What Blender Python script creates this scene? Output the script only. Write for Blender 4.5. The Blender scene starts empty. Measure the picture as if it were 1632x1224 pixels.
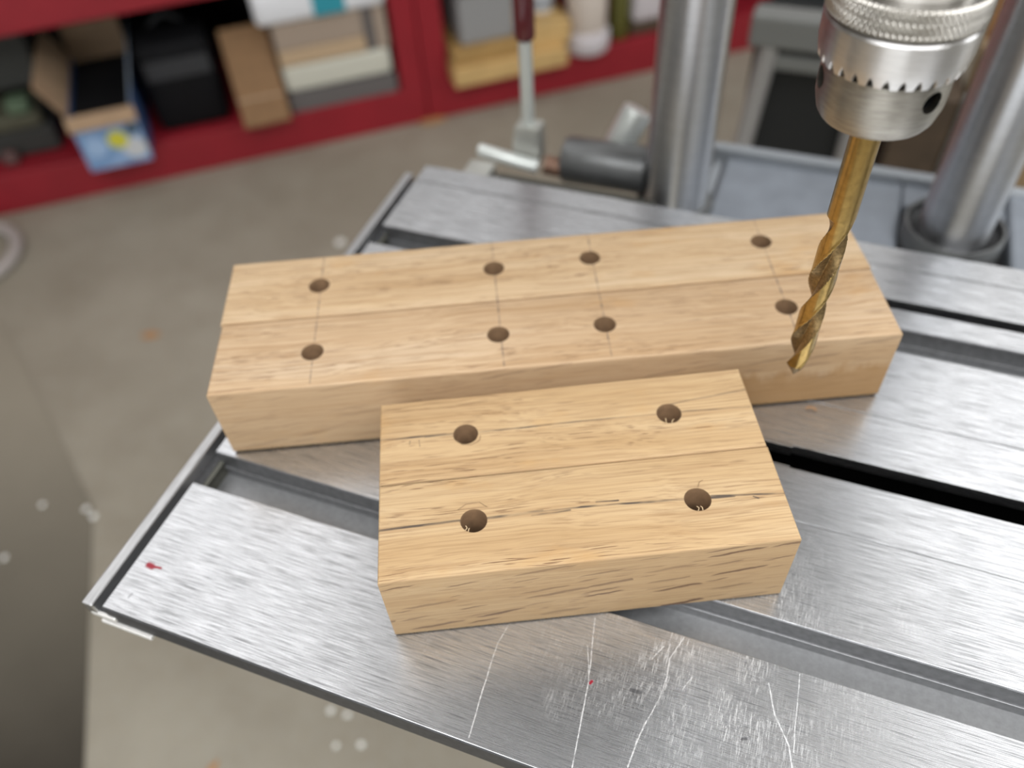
import bpy, bmesh, math, random
from mathutils import Vector, Matrix
from math import sin, cos, pi, radians, atan2, hypot

SC = bpy.context.scene
COL = SC.collection
random.seed(7)

# ------------------------------------------------------------------ camera, world, lights, exposure
H = 0.75                                   # table top above the floor
CAM_F = 1326.0                             # focal length in pixels of the 1632 px wide frame
cam_d = bpy.data.cameras.new('camera')
cam = bpy.data.objects.new('camera', cam_d)
COL.objects.link(cam)
cam_d.sensor_width = 36.0
cam_d.lens = CAM_F / 1632 * 36.0
cam_d.clip_start = 0.02
pitch, roll = 0.8486, -0.0750
Fv = Vector((0, cos(pitch), -sin(pitch)))
R0 = Vector((1, 0, 0)); U0 = R0.cross(Fv)
Rv = cos(roll) * R0 + sin(roll) * U0
Uv = -sin(roll) * R0 + cos(roll) * U0
cam.matrix_world = Matrix(((Rv.x, Uv.x, -Fv.x, 0), (Rv.y, Uv.y, -Fv.y, 0), (Rv.z, Uv.z, -Fv.z, H + 0.30), (0, 0, 0, 1)))
cam_d.dof.use_dof = True
cam_d.dof.focus_distance = 0.282
cam_d.dof.aperture_fstop = 5.5
SC.camera = cam

SC.view_settings.view_transform = 'Standard'
SC.view_settings.look = 'None'
SC.view_settings.gamma = 1.0
SC.view_settings.use_curve_mapping = False
SC.view_settings.exposure = -0.12
try:
    SC.cycles.use_denoising = True
    SC.cycles.max_bounces = 8
    SC.cycles.caustics_reflective = False
    SC.cycles.caustics_refractive = False
except Exception:
    pass

W = bpy.data.worlds.new('world'); SC.world = W
W.use_nodes = True
bg = W.node_tree.nodes['Background']
bg.inputs[0].default_value = (0.86, 0.93, 1.0, 1)
bg.inputs[1].default_value = 0.9

def area(name, loc, target, sx, sy, energy, color=(1, 1, 1)):
    d = bpy.data.lights.new(name, 'AREA'); d.shape = 'RECTANGLE'; d.size = sx; d.size_y = sy
    d.energy = energy; d.color = color
    o = bpy.data.objects.new(name, d); COL.objects.link(o)
    o.location = loc
    o.rotation_euler = (Vector(target) - Vector(loc)).to_track_quat('-Z', 'Y').to_euler()
    return o
area('garage_door_daylight', (-1.3, -3.1, 1.05), (-1.3, 0, 1.05), 2.3, 2.0, 36, (0.94, 0.97, 1.0))
area('side_window_daylight', (3.3, 0.1, 1.5), (0, 0.1, 1.3), 1.3, 1.2, 24, (0.95, 0.98, 1.0))
area('overhead_area_light', (-1.0, 1.35, 2.40), (-1.0, 1.35, 0), 1.3, 1.9, 12.5, (0.98, 0.985, 1.0))
area('overhead_area_light', (1.6, 1.15, 2.40), (1.6, 1.15, 0), 1.4, 1.9, 18, (0.98, 0.985, 1.0))
area('overhead_area_light', (0.4, 2.45, 2.40), (0.4, 2.45, 0), 1.5, 0.9, 6, (0.97, 0.98, 1.0))  # added to brighten the reflection in the back of the table
area('overhead_area_light', (0.2, -0.75, 2.40), (0.2, -0.75, 0), 2.6, 1.3, 72, (0.98, 0.985, 1.0))  # added fill from overhead, placed clear of the table's reflections

# ------------------------------------------------------------------ object helpers
def tag(o, label=None, cat=None, group=None, kind=None):
    if label: o['label'] = label
    if cat: o['category'] = cat
    if group: o['group'] = group
    if kind: o['kind'] = kind
    return o

def empty(name, mtx, label, cat, group=None):
    o = bpy.data.objects.new(name, None); COL.objects.link(o)
    o.empty_display_size = 0.02
    o.matrix_world = mtx
    return tag(o, label, cat, group)

def mesh_obj(name, bm, mat, parent=None, smooth=False, loc=None):
    bmesh.ops.recalc_face_normals(bm, faces=bm.faces)
    me = bpy.data.meshes.new(name)
    bm.to_mesh(me); bm.free()
    o = bpy.data.objects.new(name, me); COL.objects.link(o)
    me.materials.append(mat)
    if smooth:
        for p in me.polygons: p.use_smooth = True
        try: me.set_sharp_from_angle(angle=radians(smooth if smooth is not True else 35))
        except Exception: pass
    if parent is not None:
        o.parent = parent
    if loc is not None:
        o.matrix_world = loc
    return o

def box(bm, x0, x1, y0, y1, z0, z1, bev=0.0, seg=2):
    vs = [bm.verts.new((x, y, z)) for x in (x0, x1) for y in (y0, y1) for z in (z0, z1)]
    q = [(0, 1, 3, 2), (4, 6, 7, 5), (0, 4, 5, 1), (2, 3, 7, 6), (0, 2, 6, 4), (1, 5, 7, 3)]
    fs = [bm.faces.new([vs[i] for i in f]) for f in q]
    if bev > 0:
        es = {e for f in fs for e in f.edges}
        bmesh.ops.bevel(bm, geom=list(es), offset=bev, segments=seg, profile=0.5, affect='EDGES')

def obox(bm, c, ax, ay, az, bev=0.0):
    """box from centre and three half-axis vectors"""
    b2 = bmesh.new(); box(b2, -1, 1, -1, 1, -1, 1)
    c = Vector(c); ax = Vector(ax); ay = Vector(ay); az = Vector(az)
    vm = {}
    for v in b2.verts:
        vm[v] = bm.verts.new(c + v.co.x * ax + v.co.y * ay + v.co.z * az)
    fs = [bm.faces.new([vm[v] for v in f.verts]) for f in b2.faces]
    b2.free()
    if bev > 0:
        es = {e for f in fs for e in f.edges}
        bmesh.ops.bevel(bm, geom=list(es), offset=bev, segments=2, profile=0.5, affect='EDGES')

def lathe(bm, prof, seg=48, base=(0, 0, 0), axis=(0, 0, 1), cap=True):
    """prof: list of (r, h) along the axis"""
    a = Vector(axis).normalized(); b = Vector(base)
    t = Vector((1, 0, 0)) if abs(a.x) < 0.9 else Vector((0, 1, 0))
    e1 = a.cross(t).normalized(); e2 = a.cross(e1)
    rings = []
    for r, h in prof:
        rings.append([bm.verts.new(b + a * h + (e1 * cos(2 * pi * i / seg) + e2 * sin(2 * pi * i / seg)) * max(r, 1e-5)) for i in range(seg)])
    for k in range(len(rings) - 1):
        for i in range(seg):
            j = (i + 1) % seg
            bm.faces.new((rings[k][i], rings[k][j], rings[k + 1][j], rings[k + 1][i]))
    if cap:
        bm.faces.new(rings[0]); bm.faces.new(list(reversed(rings[-1])))

def tube(bm, p0, p1, r, seg=32, bev=0.0, r1=None):
    p0 = Vector(p0); p1 = Vector(p1); L = (p1 - p0).length
    r1 = r if r1 is None else r1
    prof = [(r, 0), (r1, L)] if bev <= 0 else [(r - bev, 0), (r - .3 * bev, .3 * bev), (r, bev), (r1, L - bev), (r1 - .3 * bev, L - .3 * bev), (r1 - bev, L)]
    lathe(bm, prof, seg, p0, p1 - p0)

def sweep(bm, pts, r, seg=10, closed=False):
    n = len(pts); rings = []
    for i, p in enumerate(pts):
        p = Vector(p)
        q0 = Vector(pts[(i - 1) % n] if (closed or i > 0) else pts[0]); q1 = Vector(pts[(i + 1) % n] if (closed or i < n - 1) else pts[-1])
        t = (q1 - q0).normalized()
        up = Vector((0, 0, 1)) if abs(t.z) < .9 else Vector((1, 0, 0))
        e1 = t.cross(up).normalized(); e2 = t.cross(e1)
        rings.append([bm.verts.new(p + (e1 * cos(2 * pi * k / seg) + e2 * sin(2 * pi * k / seg)) * r) for k in range(seg)])
    m = n if closed else n - 1
    for i in range(m):
        for k in range(seg):
            a, b = rings[i], rings[(i + 1) % n]
            bm.faces.new((a[k], a[(k + 1) % seg], b[(k + 1) % seg], b[k]))
    if not closed:
        bm.faces.new(rings[0]); bm.faces.new(list(reversed(rings[-1])))

def prism(bm, poly, x0, x1):
    """extrude a (y, z) polygon along x"""
    a = [bm.verts.new((x0, y, z)) for y, z in poly]; b = [bm.verts.new((x1, y, z)) for y, z in poly]
    n = len(poly)
    bm.faces.new(a); bm.faces.new(list(reversed(b)))
    for i in range(n):
        j = (i + 1) % n
        bm.faces.new((a[i], b[i], b[j], a[j]))

# ------------------------------------------------------------------ material helpers
class NT:
    def __init__(s, name):
        s.m = bpy.data.materials.new(name); s.m.use_nodes = True
        s.t = s.m.node_tree; s.t.nodes.clear()
        s.out = s.t.nodes.new('ShaderNodeOutputMaterial')
        s.b = s.t.nodes.new('ShaderNodeBsdfPrincipled')
        s.t.links.new(s.b.outputs[0], s.out.inputs[0])
        s._co = None
    def n(s, typ, **kw):
        x = s.t.nodes.new(typ)
        for k, v in kw.items(): setattr(x, k, v)
        return x
    def put(s, sock, v):
        if isinstance(v, bpy.types.NodeSocket): s.t.links.new(v, sock)
        elif isinstance(v, (tuple, list)) and sock.type == 'RGBA' and len(v) == 3: sock.default_value = (*v, 1)
        else: sock.default_value = v
    def set(s, **kw):
        names = dict(color='Base Color', rough='Roughness', metal='Metallic', normal='Normal', spec='Specular IOR Level', aniso='Anisotropic',
                     trans='Transmission Weight', coat='Coat Weight', tangent='Tangent', alpha='Alpha', coatrough='Coat Roughness', ior='IOR')
        for k, v in kw.items(): s.put(s.b.inputs[names[k]], v)
        return s
    def co(s):
        if s._co is None: s._co = s.n('ShaderNodeTexCoord').outputs['Object']
        return s._co
    def map(s, scale=(1, 1, 1), rot=(0, 0, 0), loc=(0, 0, 0), v=None):
        x = s.n('ShaderNodeMapping'); s.put(x.inputs[0], v or s.co())
        x.inputs['Location'].default_value = loc; x.inputs['Rotation'].default_value = rot; x.inputs['Scale'].default_value = scale
        return x.outputs[0]
    def noise(s, vec, scale=1.0, detail=3.0, rough=0.55, dist=0.0):
        x = s.n('ShaderNodeTexNoise'); s.put(x.inputs['Vector'], vec)
        x.inputs['Scale'].default_value = scale; x.inputs['Detail'].default_value = detail
        x.inputs['Roughness'].default_value = rough; x.inputs['Distortion'].default_value = dist
        return x.outputs['Fac']
    def math(s, op, a, b=None, clamp=False):
        x = s.n('ShaderNodeMath', operation=op, use_clamp=clamp)
        s.put(x.inputs[0], a)
        if b is not None: s.put(x.inputs[1], b)
        return x.outputs[0]
    def rng(s, v, a, b, c=0.0, d=1.0, smooth=False):
        x = s.n('ShaderNodeMapRange', interpolation_type='SMOOTHSTEP' if smooth else 'LINEAR')
        s.put(x.inputs[0], v)
        for i, q in enumerate((a, b, c, d)): x.inputs[i + 1].default_value = q
        return x.outputs[0]
    def ramp(s, fac, stops):
        x = s.n('ShaderNodeValToRGB'); s.put(x.inputs[0], fac)
        e = x.color_ramp.elements
        while len(e) < len(stops): e.new(0.5)
        for i, (p, c) in enumerate(stops):
            e[i].position = p; e[i].color = (*c, 1)
        return x.outputs[0]
    def mix(s, fac, a, b, blend='MIX'):
        x = s.n('ShaderNodeMix', data_type='RGBA', blend_type=blend)
        s.put(x.inputs[0], fac); s.put(x.inputs[6], a); s.put(x.inputs[7], b)
        return x.outputs[2]
    def sep(s, v=None):
        x = s.n('ShaderNodeSeparateXYZ'); s.put(x.inputs[0], v or s.co()); return x.outputs
    def bump(s, h, strength=0.3, dist=0.001, normal=None):
        x = s.n('ShaderNodeBump'); x.inputs['Strength'].default_value = strength; x.inputs['Distance'].default_value = dist
        s.put(x.inputs['Height'], h)
        if normal is not None: s.put(x.inputs['Normal'], normal)
        return x.outputs[0]
    def vm(s, op, a, b=None):
        x = s.n('ShaderNodeVectorMath', operation=op); s.put(x.inputs[0], a)
        if b is not None: s.put(x.inputs[1], b)
        return x.outputs
    def segs(s, segs, wobble=0.0):
        """mask of flat drawn strokes: (x1, y1, x2, y2, width) in object x, y"""
        x = s.n('ShaderNodeCombineXYZ'); o = s.sep()
        s.put(x.inputs[0], o[0]); s.put(x.inputs[1], o[1]); p = x.outputs[0]
        if wobble:
            nz = s.n('ShaderNodeTexNoise'); s.put(nz.inputs['Vector'], s.co()); nz.inputs['Scale'].default_value = 90
            d = s.vm('SUBTRACT', nz.outputs['Color'], (0.5, 0.5, 0.5))[0]
            d = s.vm('MULTIPLY', d, (wobble, wobble, 0))[0]; p = s.vm('ADD', p, d)[0]
        acc = None
        for x1, y1, x2, y2, w in segs:
            ba = (x2 - x1, y2 - y1, 0); l2 = ba[0] ** 2 + ba[1] ** 2
            pa = s.vm('SUBTRACT', p, (x1, y1, 0))[0]
            t = s.math('DIVIDE', s.vm('DOT_PRODUCT', pa, ba)[1], l2, clamp=True)
            sc = s.n('ShaderNodeVectorMath', operation='SCALE'); sc.inputs[0].default_value = ba; s.put(sc.inputs['Scale'], t)
            d = s.vm('LENGTH', s.vm('SUBTRACT', pa, sc.outputs[0])[0])[1]
            m = s.rng(d, w * 0.35, w * 0.75, 1.0, 0.0)
            acc = m if acc is None else s.math('MAXIMUM', acc, m)
        return acc

def plain(name, color, rough=0.5, metal=0.0, spec=0.5, var=0.0, scale=40.0, bump=0.0):
    t = NT(name)
    c = color
    if var:
        nz = t.noise(t.map(), scale, 4)
        lo = tuple(max(0, q * (1 - var)) for q in color); hi = tuple(min(1, q * (1 + var)) for q in color)
        c = t.ramp(nz, [(0.3, lo), (0.7, hi)])
    t.set(color=c, rough=rough, metal=metal, spec=spec)
    if bump:
        t.set(normal=t.bump(t.noise(t.map(), scale * 4, 4), bump, 0.001))
    return t.m

HOLE = plain('drilled_oak_wall', (0.19, 0.112, 0.057), 0.8, var=0.15, scale=300)  # darker than the boards: end grain plus the hole's inner shade
def turned(name, color, rough, aniso, var=0.06, scale=100.0):
    """metal turned or ground around its upright axis: reflections smear along the axis"""
    t = NT(name)
    nz = t.noise(t.map((scale, scale, scale * 6)), 1.0, 3)
    t.set(color=t.ramp(nz, [(0.3, tuple(q * (1 - var) for q in color)), (0.7, tuple(min(1, q * (1 + var)) for q in color))]), rough=rough, metal=1.0, aniso=aniso)
    vt = t.n('ShaderNodeVectorTransform', vector_type='VECTOR', convert_from='OBJECT', convert_to='WORLD')
    vt.inputs[0].default_value = (0, 0, 1)
    t.set(tangent=vt.outputs[0])
    return t.m

def oak(name, seed, strokes=(), stroke_col=(0.05, 0.045, 0.05), fleck=0.0, wob=0.0, tone=1.0, breakup=0.0, hue=(1, 1, 1), stain=None, warm=(1.0, 1.0)):
    t = NT(name)
    L = (seed * 3.17, seed * 1.31, seed * 0.77)
    warp = t.noise(t.map((9, 30, 30), loc=L), 1.0, 2)
    v = t.n('ShaderNodeCombineXYZ'); o = t.sep()
    s_ = t.math('MULTIPLY', t.math('SUBTRACT', warp, 0.5), 0.010)
    t.put(v.inputs[0], o[0]); t.put(v.inputs[1], t.math('ADD', o[1], s_)); t.put(v.inputs[2], t.math('ADD', o[2], s_))
    vec = v.outputs[0]
    broad = t.noise(t.map((6, 60, 60), loc=L, v=vec), 1.0, 3)
    fine = t.noise(t.map((20, 1500, 1500), loc=L, v=vec), 1.0, 2.5, 0.6)
    rings = t.noise(t.map((7, 420, 420), loc=(L[1], L[0], L[2]), v=vec), 1.0, 3, 0.6)
    pores = t.noise(t.map((75, 1900, 1900), loc=(L[2], L[1], L[0]), v=vec), 1.0, 1.0, 0.5)
    poremask = t.rng(t.noise(t.map((9, 130, 130), loc=(L[2] + 4, L[1], L[0]), v=vec), 1.0, 2), 0.42, 0.60)
    blotch = t.noise(t.map((28, 60, 60), loc=(L[0] + 9, 0, 0)), 1.0, 3)
    k = tone
    gy, by = warm
    c = t.ramp(broad, [(0.28, (0.55 * k, 0.350 * k * gy, 0.172 * k * by)), (0.52, (0.65 * k, 0.440 * k * gy, 0.238 * k * by)), (0.75, (0.70 * k, 0.505 * k * gy, 0.30 * k * by))])
    c = t.mix(t.rng(rings, 0.48, 0.70, 0, 0.55), c, (0.44 * k, 0.265 * k, 0.125 * k))
    c = t.mix(t.rng(fine, 0.46, 0.70, 0, 0.62), c, (0.37 * k, 0.225 * k, 0.110 * k))
    c = t.mix(t.rng(blotch, 0.60, 0.76, 0, 0.40), c, (0.56 * k, 0.30 * k, 0.09 * k))
    pm = t.math('MULTIPLY', t.rng(pores, 0.60, 0.68), poremask)
    c = t.mix(t.math('MULTIPLY', pm, 0.80), c, (0.17, 0.09, 0.045))
    if hue != (1, 1, 1): c = t.mix(1.0, c, hue, 'MULTIPLY')
    if fleck:
        g = t.n('ShaderNodeNewGeometry'); tc = t.n('ShaderNodeTexCoord')
        nn = t.sep(tc.outputs['Normal'])
        side = t.rng(t.math('ABSOLUTE', nn[1]), 0.6, 0.9)
        # flecks: long thin lens shapes that climb to the right, one per jittered cell
        rx = t.math('ADD', t.math('MULTIPLY', o[0], 0.985), t.math('MULTIPLY', o[2], 0.17)); rz = t.math('SUBTRACT', t.math('MULTIPLY', o[2], 0.985), t.math('MULTIPLY', o[0], 0.15))
        wv = t.math('MULTIPLY', t.math('SUBTRACT', t.noise(t.map((120, 1, 120)), 1.0, 2), 0.5), 0.0022)
        cv = t.n('ShaderNodeCombineXYZ'); t.put(cv.inputs[0], t.math('MULTIPLY', rx, 44.0)); t.put(cv.inputs[1], t.math('MULTIPLY', t.math('ADD', rz, wv), 215.0)); cv.inputs[2].default_value = seed
        vo = t.n('ShaderNodeTexVoronoi', voronoi_dimensions='2D', feature='F1'); t.put(vo.inputs['Vector'], cv.outputs[0]); vo.inputs['Scale'].default_value = 1.0; vo.inputs['Randomness'].default_value = 0.9
        dl = t.vm('SUBTRACT', cv.outputs[0], vo.outputs['Position'])[0]; ds = t.sep(dl)
        ex = t.math('MULTIPLY', ds[0], 1.9); ey = t.math('MULTIPLY', ds[1], 5.6)
        el = t.math('SQRT', t.math('ADD', t.math('MULTIPLY', ex, ex), t.math('MULTIPLY', ey, ey)))
        cs = t.n('ShaderNodeSeparateColor'); t.put(cs.inputs[0], vo.outputs['Color'])
        size = t.rng(cs.outputs[0], 0.15, 1.0, 0.0, 1.15)
        fm = t.rng(t.math('SUBTRACT', size, el), 0.0, 0.16)
        f = t.math('MULTIPLY', t.math('MULTIPLY', fm, t.rng(cs.outputs[1], 0.0, 1.0, 0.35, 1.0)), side)
        c = t.mix(side, c, t.mix(0.42, c, (0.50, 0.345, 0.20)))
        c = t.mix(t.math('MULTIPLY', f, fleck), c, (0.135, 0.075, 0.048))
    if stain:
        x0_, z1_ = stain
        sn = t.noise(t.map((160, 1, 40), loc=L), 1.0, 3)
        sx = t.rng(t.math('ADD', o[0], t.math('MULTIPLY', t.math('SUBTRACT', sn, 0.5), 0.03)), x0_, x0_ + 0.03)
        sz = t.rng(t.math('ADD', o[2], t.math('MULTIPLY', t.math('SUBTRACT', sn, 0.5), 0.022)), z1_ + 0.003, z1_ - 0.003)
        c = t.mix(t.math('MULTIPLY', t.math('MULTIPLY', t.math('MULTIPLY', sx, sz), t.rng(t.math('ABSOLUTE', t.sep(t.n('ShaderNodeTexCoord').outputs['Normal'])[1]), 0.6, 0.9)), 0.62), c, (0.34, 0.185, 0.065))
    if strokes:
        m = t.segs(strokes, wob)
        if breakup:
            m = t.math('MULTIPLY', m, t.rng(t.noise(t.map((70, 260, 1), loc=(3, seed, 0)), 1.0, 2), 0.5 - breakup, 0.62, 0.25, 1.0))
        c = t.mix(t.math('MULTIPLY', m, 0.86), c, stroke_col)
    h = t.math('SUBTRACT', t.math('MULTIPLY', fine, 0.5), t.math('MULTIPLY', pm, 0.6))
    t.set(color=c, rough=t.rng(fine, 0.3, 0.8, 0.52, 0.68), spec=0.32, normal=t.bump(h, 0.35, 0.0003))
    return t.m

def brushed(name, base=(0.66, 0.67, 0.685), rough=0.28, contrast=1.0, scratch=0.0, strokes=(), reds=(), darks=(), along='x', dirt=0.5):
    t = NT(name)
    st = (55, 2300, 2300) if along == 'x' else (2300, 55, 2300)
    st2 = (110, 5200, 5200) if along == 'x' else (5200, 110, 5200)
    br = t.noise(t.map(st), 1.0, 4, 0.65)
    br2 = t.noise(t.map(st2, loc=(3, 1, 7)), 1.0, 2, 0.6)
    wide = t.noise(t.map((14, 420, 420) if along == 'x' else (420, 14, 420), loc=(5, 2, 1)), 1.0, 4, 0.6)
    cloud = t.noise(t.map((14, 14, 14), loc=(1, 6, 2)), 1.0, 3)
    dk = tuple(q * (1 - 0.72 * contrast) for q in base)
    lt = tuple(min(1, q * (1 + 0.22 * contrast)) for q in base)
    c = t.ramp(br, [(0.32, dk), (0.52, base), (0.72, lt)])
    c = t.mix(t.rng(br2, 0.35, 0.65, 0.0, 0.30), c, dk)
    c = t.mix(t.rng(wide, 0.60, 0.76, 0.0, 0.65 * dirt), c, (0.28, 0.285, 0.30))
    c = t.mix(t.rng(cloud, 0.42, 0.72, 0.0, 0.20), c, (0.60, 0.61, 0.62))
    r = t.rng(br, 0.3, 0.7, rough + 0.09, rough - 0.07)
    if scratch:
        acc = None
        for k, (ang, thr) in enumerate(((58, .69), (74, .68), (97, .69), (38, .70), (131, .70), (112, .70))):
            nz = t.noise(t.map((3800, 170, 1), rot=(0, 0, radians(90 - ang)), loc=(k * 3.3, k * 1.7, 0)), 1.0, 0.5, 0.4, 0.9)
            m = t.rng(nz, thr, thr + 0.02)
            acc = m if acc is None else t.math('MAXIMUM', acc, m)
        o = t.sep()
        du = t.math('MULTIPLY', t.math('SUBTRACT', o[0], 0.230), 15.0); dv = t.math('MULTIPLY', t.math('SUBTRACT', o[1], 0.066), 15.0)
        rad = t.math('SQRT', t.math('ADD', t.math('MULTIPLY', du, du), t.math('MULTIPLY', dv, dv)))
        zone = t.math('MULTIPLY', t.rng(rad, 0.35, 1.1, 1.0, 0.0), t.rng(t.noise(t.map((45, 45, 1), loc=(8, 3, 0)), 1.0, 2), 0.36, 0.54))
        zone = t.math('MAXIMUM', zone, t.rng(t.noise(t.map((24, 24, 1), loc=(2, 9, 0)), 1.0, 2), 0.62, 0.72, 0, 0.5))
        specks = t.rng(t.noise(t.map((900, 900, 1)), 1.0, 1), 0.70, 0.74)
        sm = t.math('MULTIPLY', t.math('MULTIPLY', t.math('MAXIMUM', acc, specks), zone), scratch)
        c = t.mix(sm, c, (0.93, 0.93, 0.92)); r = t.math('ADD', r, t.math('MULTIPLY', sm, 0.25))
    metal = 1.0
    if strokes:
        m = t.math('MULTIPLY', t.segs(strokes, 0.0008), t.rng(t.noise(t.map((700, 700, 1)), 1.0, 2), 0.35, 0.6, 0.20, 0.62))
        c = t.mix(m, c, (0.95, 0.95, 0.94)); r = t.math('ADD', r, t.math('MULTIPLY', m, 0.3))
    if darks:
        c = t.mix(t.math('MULTIPLY', t.segs(darks, 0.004), 0.75), c, (0.16, 0.16, 0.17))
    if reds:
        m = t.segs(reds, 0.003); c = t.mix(m, c, (0.26, 0.006, 0.020)); metal = t.math('SUBTRACT', 1.0, m)
    t.set(color=c, rough=r, metal=metal, normal=t.bump(t.math('ADD', br, t.math('MULTIPLY', br2, 0.5)), 0.16, 0.0002))
    t.set(aniso=0.5)
    vt = t.n('ShaderNodeVectorTransform', vector_type='VECTOR', convert_from='OBJECT', convert_to='WORLD')
    vt.inputs[0].default_value = (0, 1, 0) if along == 'x' else (1, 0, 0)
    t.set(tangent=vt.outputs[0])
    return t.m

M = {}
STROKES = [(0.1567, 0.0453, 0.1553, 0.0374, 0.00032), (0.1553, 0.0374, 0.1559, 0.0286, 0.00032), (0.1559, 0.0286, 0.1569, 0.0154, 0.00040), (0.1569, 0.0154, 0.1581, 0.0017, 0.00040), (0.1870, 0.0590, 0.1894, 0.0479, 0.00032), (0.1894, 0.0479, 0.1915, 0.0360, 0.00032), (0.1878, 0.0473, 0.1918, 0.0349, 0.00028), (0.1920, 0.0342, 0.1937, 0.0189, 0.00042), (0.1937, 0.0189, 0.1953, 0.0042, 0.00042), (0.2185, 0.0466, 0.2175, 0.0366, 0.00030), (0.2175, 0.0366, 0.2152, 0.0276, 0.00030), (0.2152, 0.0276, 0.2137, 0.0192, 0.00045), (0.2137, 0.0192, 0.2129, 0.0108, 0.00045), (0.2207, 0.0626, 0.2178, 0.0526, 0.00030), (0.2178, 0.0526, 0.2188, 0.0406, 0.00030), (0.2531, 0.0550, 0.2569, 0.0445, 0.00040), (0.2569, 0.0445, 0.2631, 0.0355, 0.00040), (0.2631, 0.0355, 0.2649, 0.0288, 0.00040), (0.2631, 0.0621, 0.2640, 0.0447, 0.00030), (0.2640, 0.0447, 0.2648, 0.0339, 0.00030), (0.2117, 0.0505, 0.2145, 0.0565, 0.00030), (0.2246, 0.0429, 0.2269, 0.0483, 0.00030)]
REDS = [(0.0062, 0.0219, 0.0085, 0.0217, 0.00220), (0.0085, 0.0217, 0.0122, 0.0224, 0.00110), (0.1928, 0.0340, 0.1932, 0.0351, 0.00110)]
DARKS = [(0.2074, 0.0362, 0.2102, 0.0364, 0.00110), (0.2480, 0.0323, 0.2491, 0.0330, 0.00100), (0.0076, 0.0072, 0.0084, 0.0086, 0.00050), (0.3025, 0.1293, 0.3040, 0.1277, 0.00040)]
M['table'] = brushed('brushed_aluminium', scratch=0.6,
    strokes=STROKES, reds=REDS, darks=DARKS)
M['plate'] = brushed('brushed_insert', scratch=0.5, contrast=0.8)
M['groove'] = plain('groove_metal', (0.30, 0.305, 0.31), 0.48, 0.8, var=0.10, scale=500)
M['groove_dark'] = plain('groove_dark_reflection', (0.21, 0.213, 0.218), 0.38, 0.75, var=0.15, scale=300)  # dark reflection on the groove's far wall put into the colour
M['cut_metal'] = brushed('cut_aluminium', (0.66, 0.665, 0.67), 0.38, 0.5, along='y', dirt=0.2)
M['edge_dark'] = plain('sawn_edge_metal', (0.085, 0.086, 0.09), 0.5, 0.6, var=0.2, scale=300)
M['rail_web'] = plain('dull_olive_metal', (0.12, 0.12, 0.10), 0.5, 0.4)
M['bright_end'] = plain('bright_metal_end', (0.80, 0.79, 0.76), 0.45, 0.4, var=0.08, scale=300)
M['black'] = plain('unlit_black', (0.004, 0.004, 0.004), 0.8, spec=0.1)  # stands in for unlit depth in seams, slots and recesses
M['tube'] = turned('polished_steel_tube', (0.60, 0.61, 0.63), 0.34, 0.9, 0.05, 60)
M['casting'] = plain('painted_grey_casting', (0.24, 0.265, 0.30), 0.42, 0.25, var=0.10, scale=60, bump=0.06)
M['headstock'] = plain('grey_headstock_paint', (0.11, 0.113, 0.118), 0.6, spec=0.2)
M['rim'] = plain('grey_rim', (0.33, 0.355, 0.38), 0.42, 0.2)
M['dark_casting'] = plain('dark_casting', (0.055, 0.055, 0.045), 0.6, 0.2)
M['clamp'] = plain('grey_clamp_metal', (0.17, 0.175, 0.175), 0.38, 0.6, var=0.15, scale=80)
M['collar'] = plain('black_collar', (0.03, 0.031, 0.033), 0.3, 0.4)
M['chrome'] = turned('satin_chuck_steel', (0.62, 0.61, 0.60), 0.36, 0.9, 0.05, 140)
M['chrome_warm'] = turned('dull_chuck_steel', (0.37, 0.352, 0.315), 0.42, 0.8, 0.14, 160)
M['knurl'] = plain('knurled_steel', (0.50, 0.48, 0.44), 0.30, 1.0)
M['gold'] = plain('titanium_gold_steel', (0.42, 0.285, 0.10), 0.27, 1.0, var=0.16, scale=420)
M['gold_flute'] = plain('dark_gold_flute', (0.27, 0.185, 0.085), 0.42, 0.9, var=0.35, scale=900)  # darker and rougher than the gold of the lands
M['gold_cut'] = plain('worn_gold_edge', (0.72, 0.64, 0.40), 0.3, 1.0)
M['white_metal'] = plain('pale_plated_rod', (0.78, 0.82, 0.79), 0.32, 0.45)
M['pale_block'] = plain('pale_zinc_block', (0.55, 0.55, 0.51), 0.42, 0.6, var=0.1, scale=90)
M['bronze'] = plain('rusty_bronze', (0.27, 0.16, 0.11), 0.5, 0.5, var=0.2, scale=120)
M['grip'] = plain('dark_red_grip', (0.115, 0.006, 0.012), 0.10, 0.0, spec=1.0)
M['brown_fibre'] = plain('brown_wood_hair', (0.30, 0.20, 0.11), 0.7)
M['fibre'] = plain('pale_wood_fibre', (0.66, 0.50, 0.30), 0.7)
M['red'] = plain('red_cabinet_paint', (0.285, 0.012, 0.022), 0.5, 0.0, var=0.08, scale=12)
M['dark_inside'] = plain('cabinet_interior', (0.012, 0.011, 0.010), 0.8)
M['grey_frame'] = plain('grey_stand_paint', (0.36, 0.35, 0.34), 0.5, 0.1)
M['grey_beam'] = plain('grey_green_beam', (0.20, 0.205, 0.195), 0.55)
M['black_panel'] = plain('black_panel', (0.010, 0.011, 0.011), 0.6)
M['slate'] = plain('slate_grey_plastic', (0.05, 0.056, 0.058), 0.55)

# ------------------------------------------------------------------ frames
A0 = -0.4105
ORG = Vector((-0.1701, 0.1625, H))
MACH = Matrix.Translation(ORG) @ Matrix.Rotation(A0, 4, 'Z')          # machine frame: x along the table, y back, z up from the table top
CA = radians(15.4)
CAB = Matrix.Translation((-1.0705, 1.5137, 0)) @ Matrix.Rotation(CA, 4, 'Z')   # cabinet frame: x along its front, y into it, z from the floor

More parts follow.
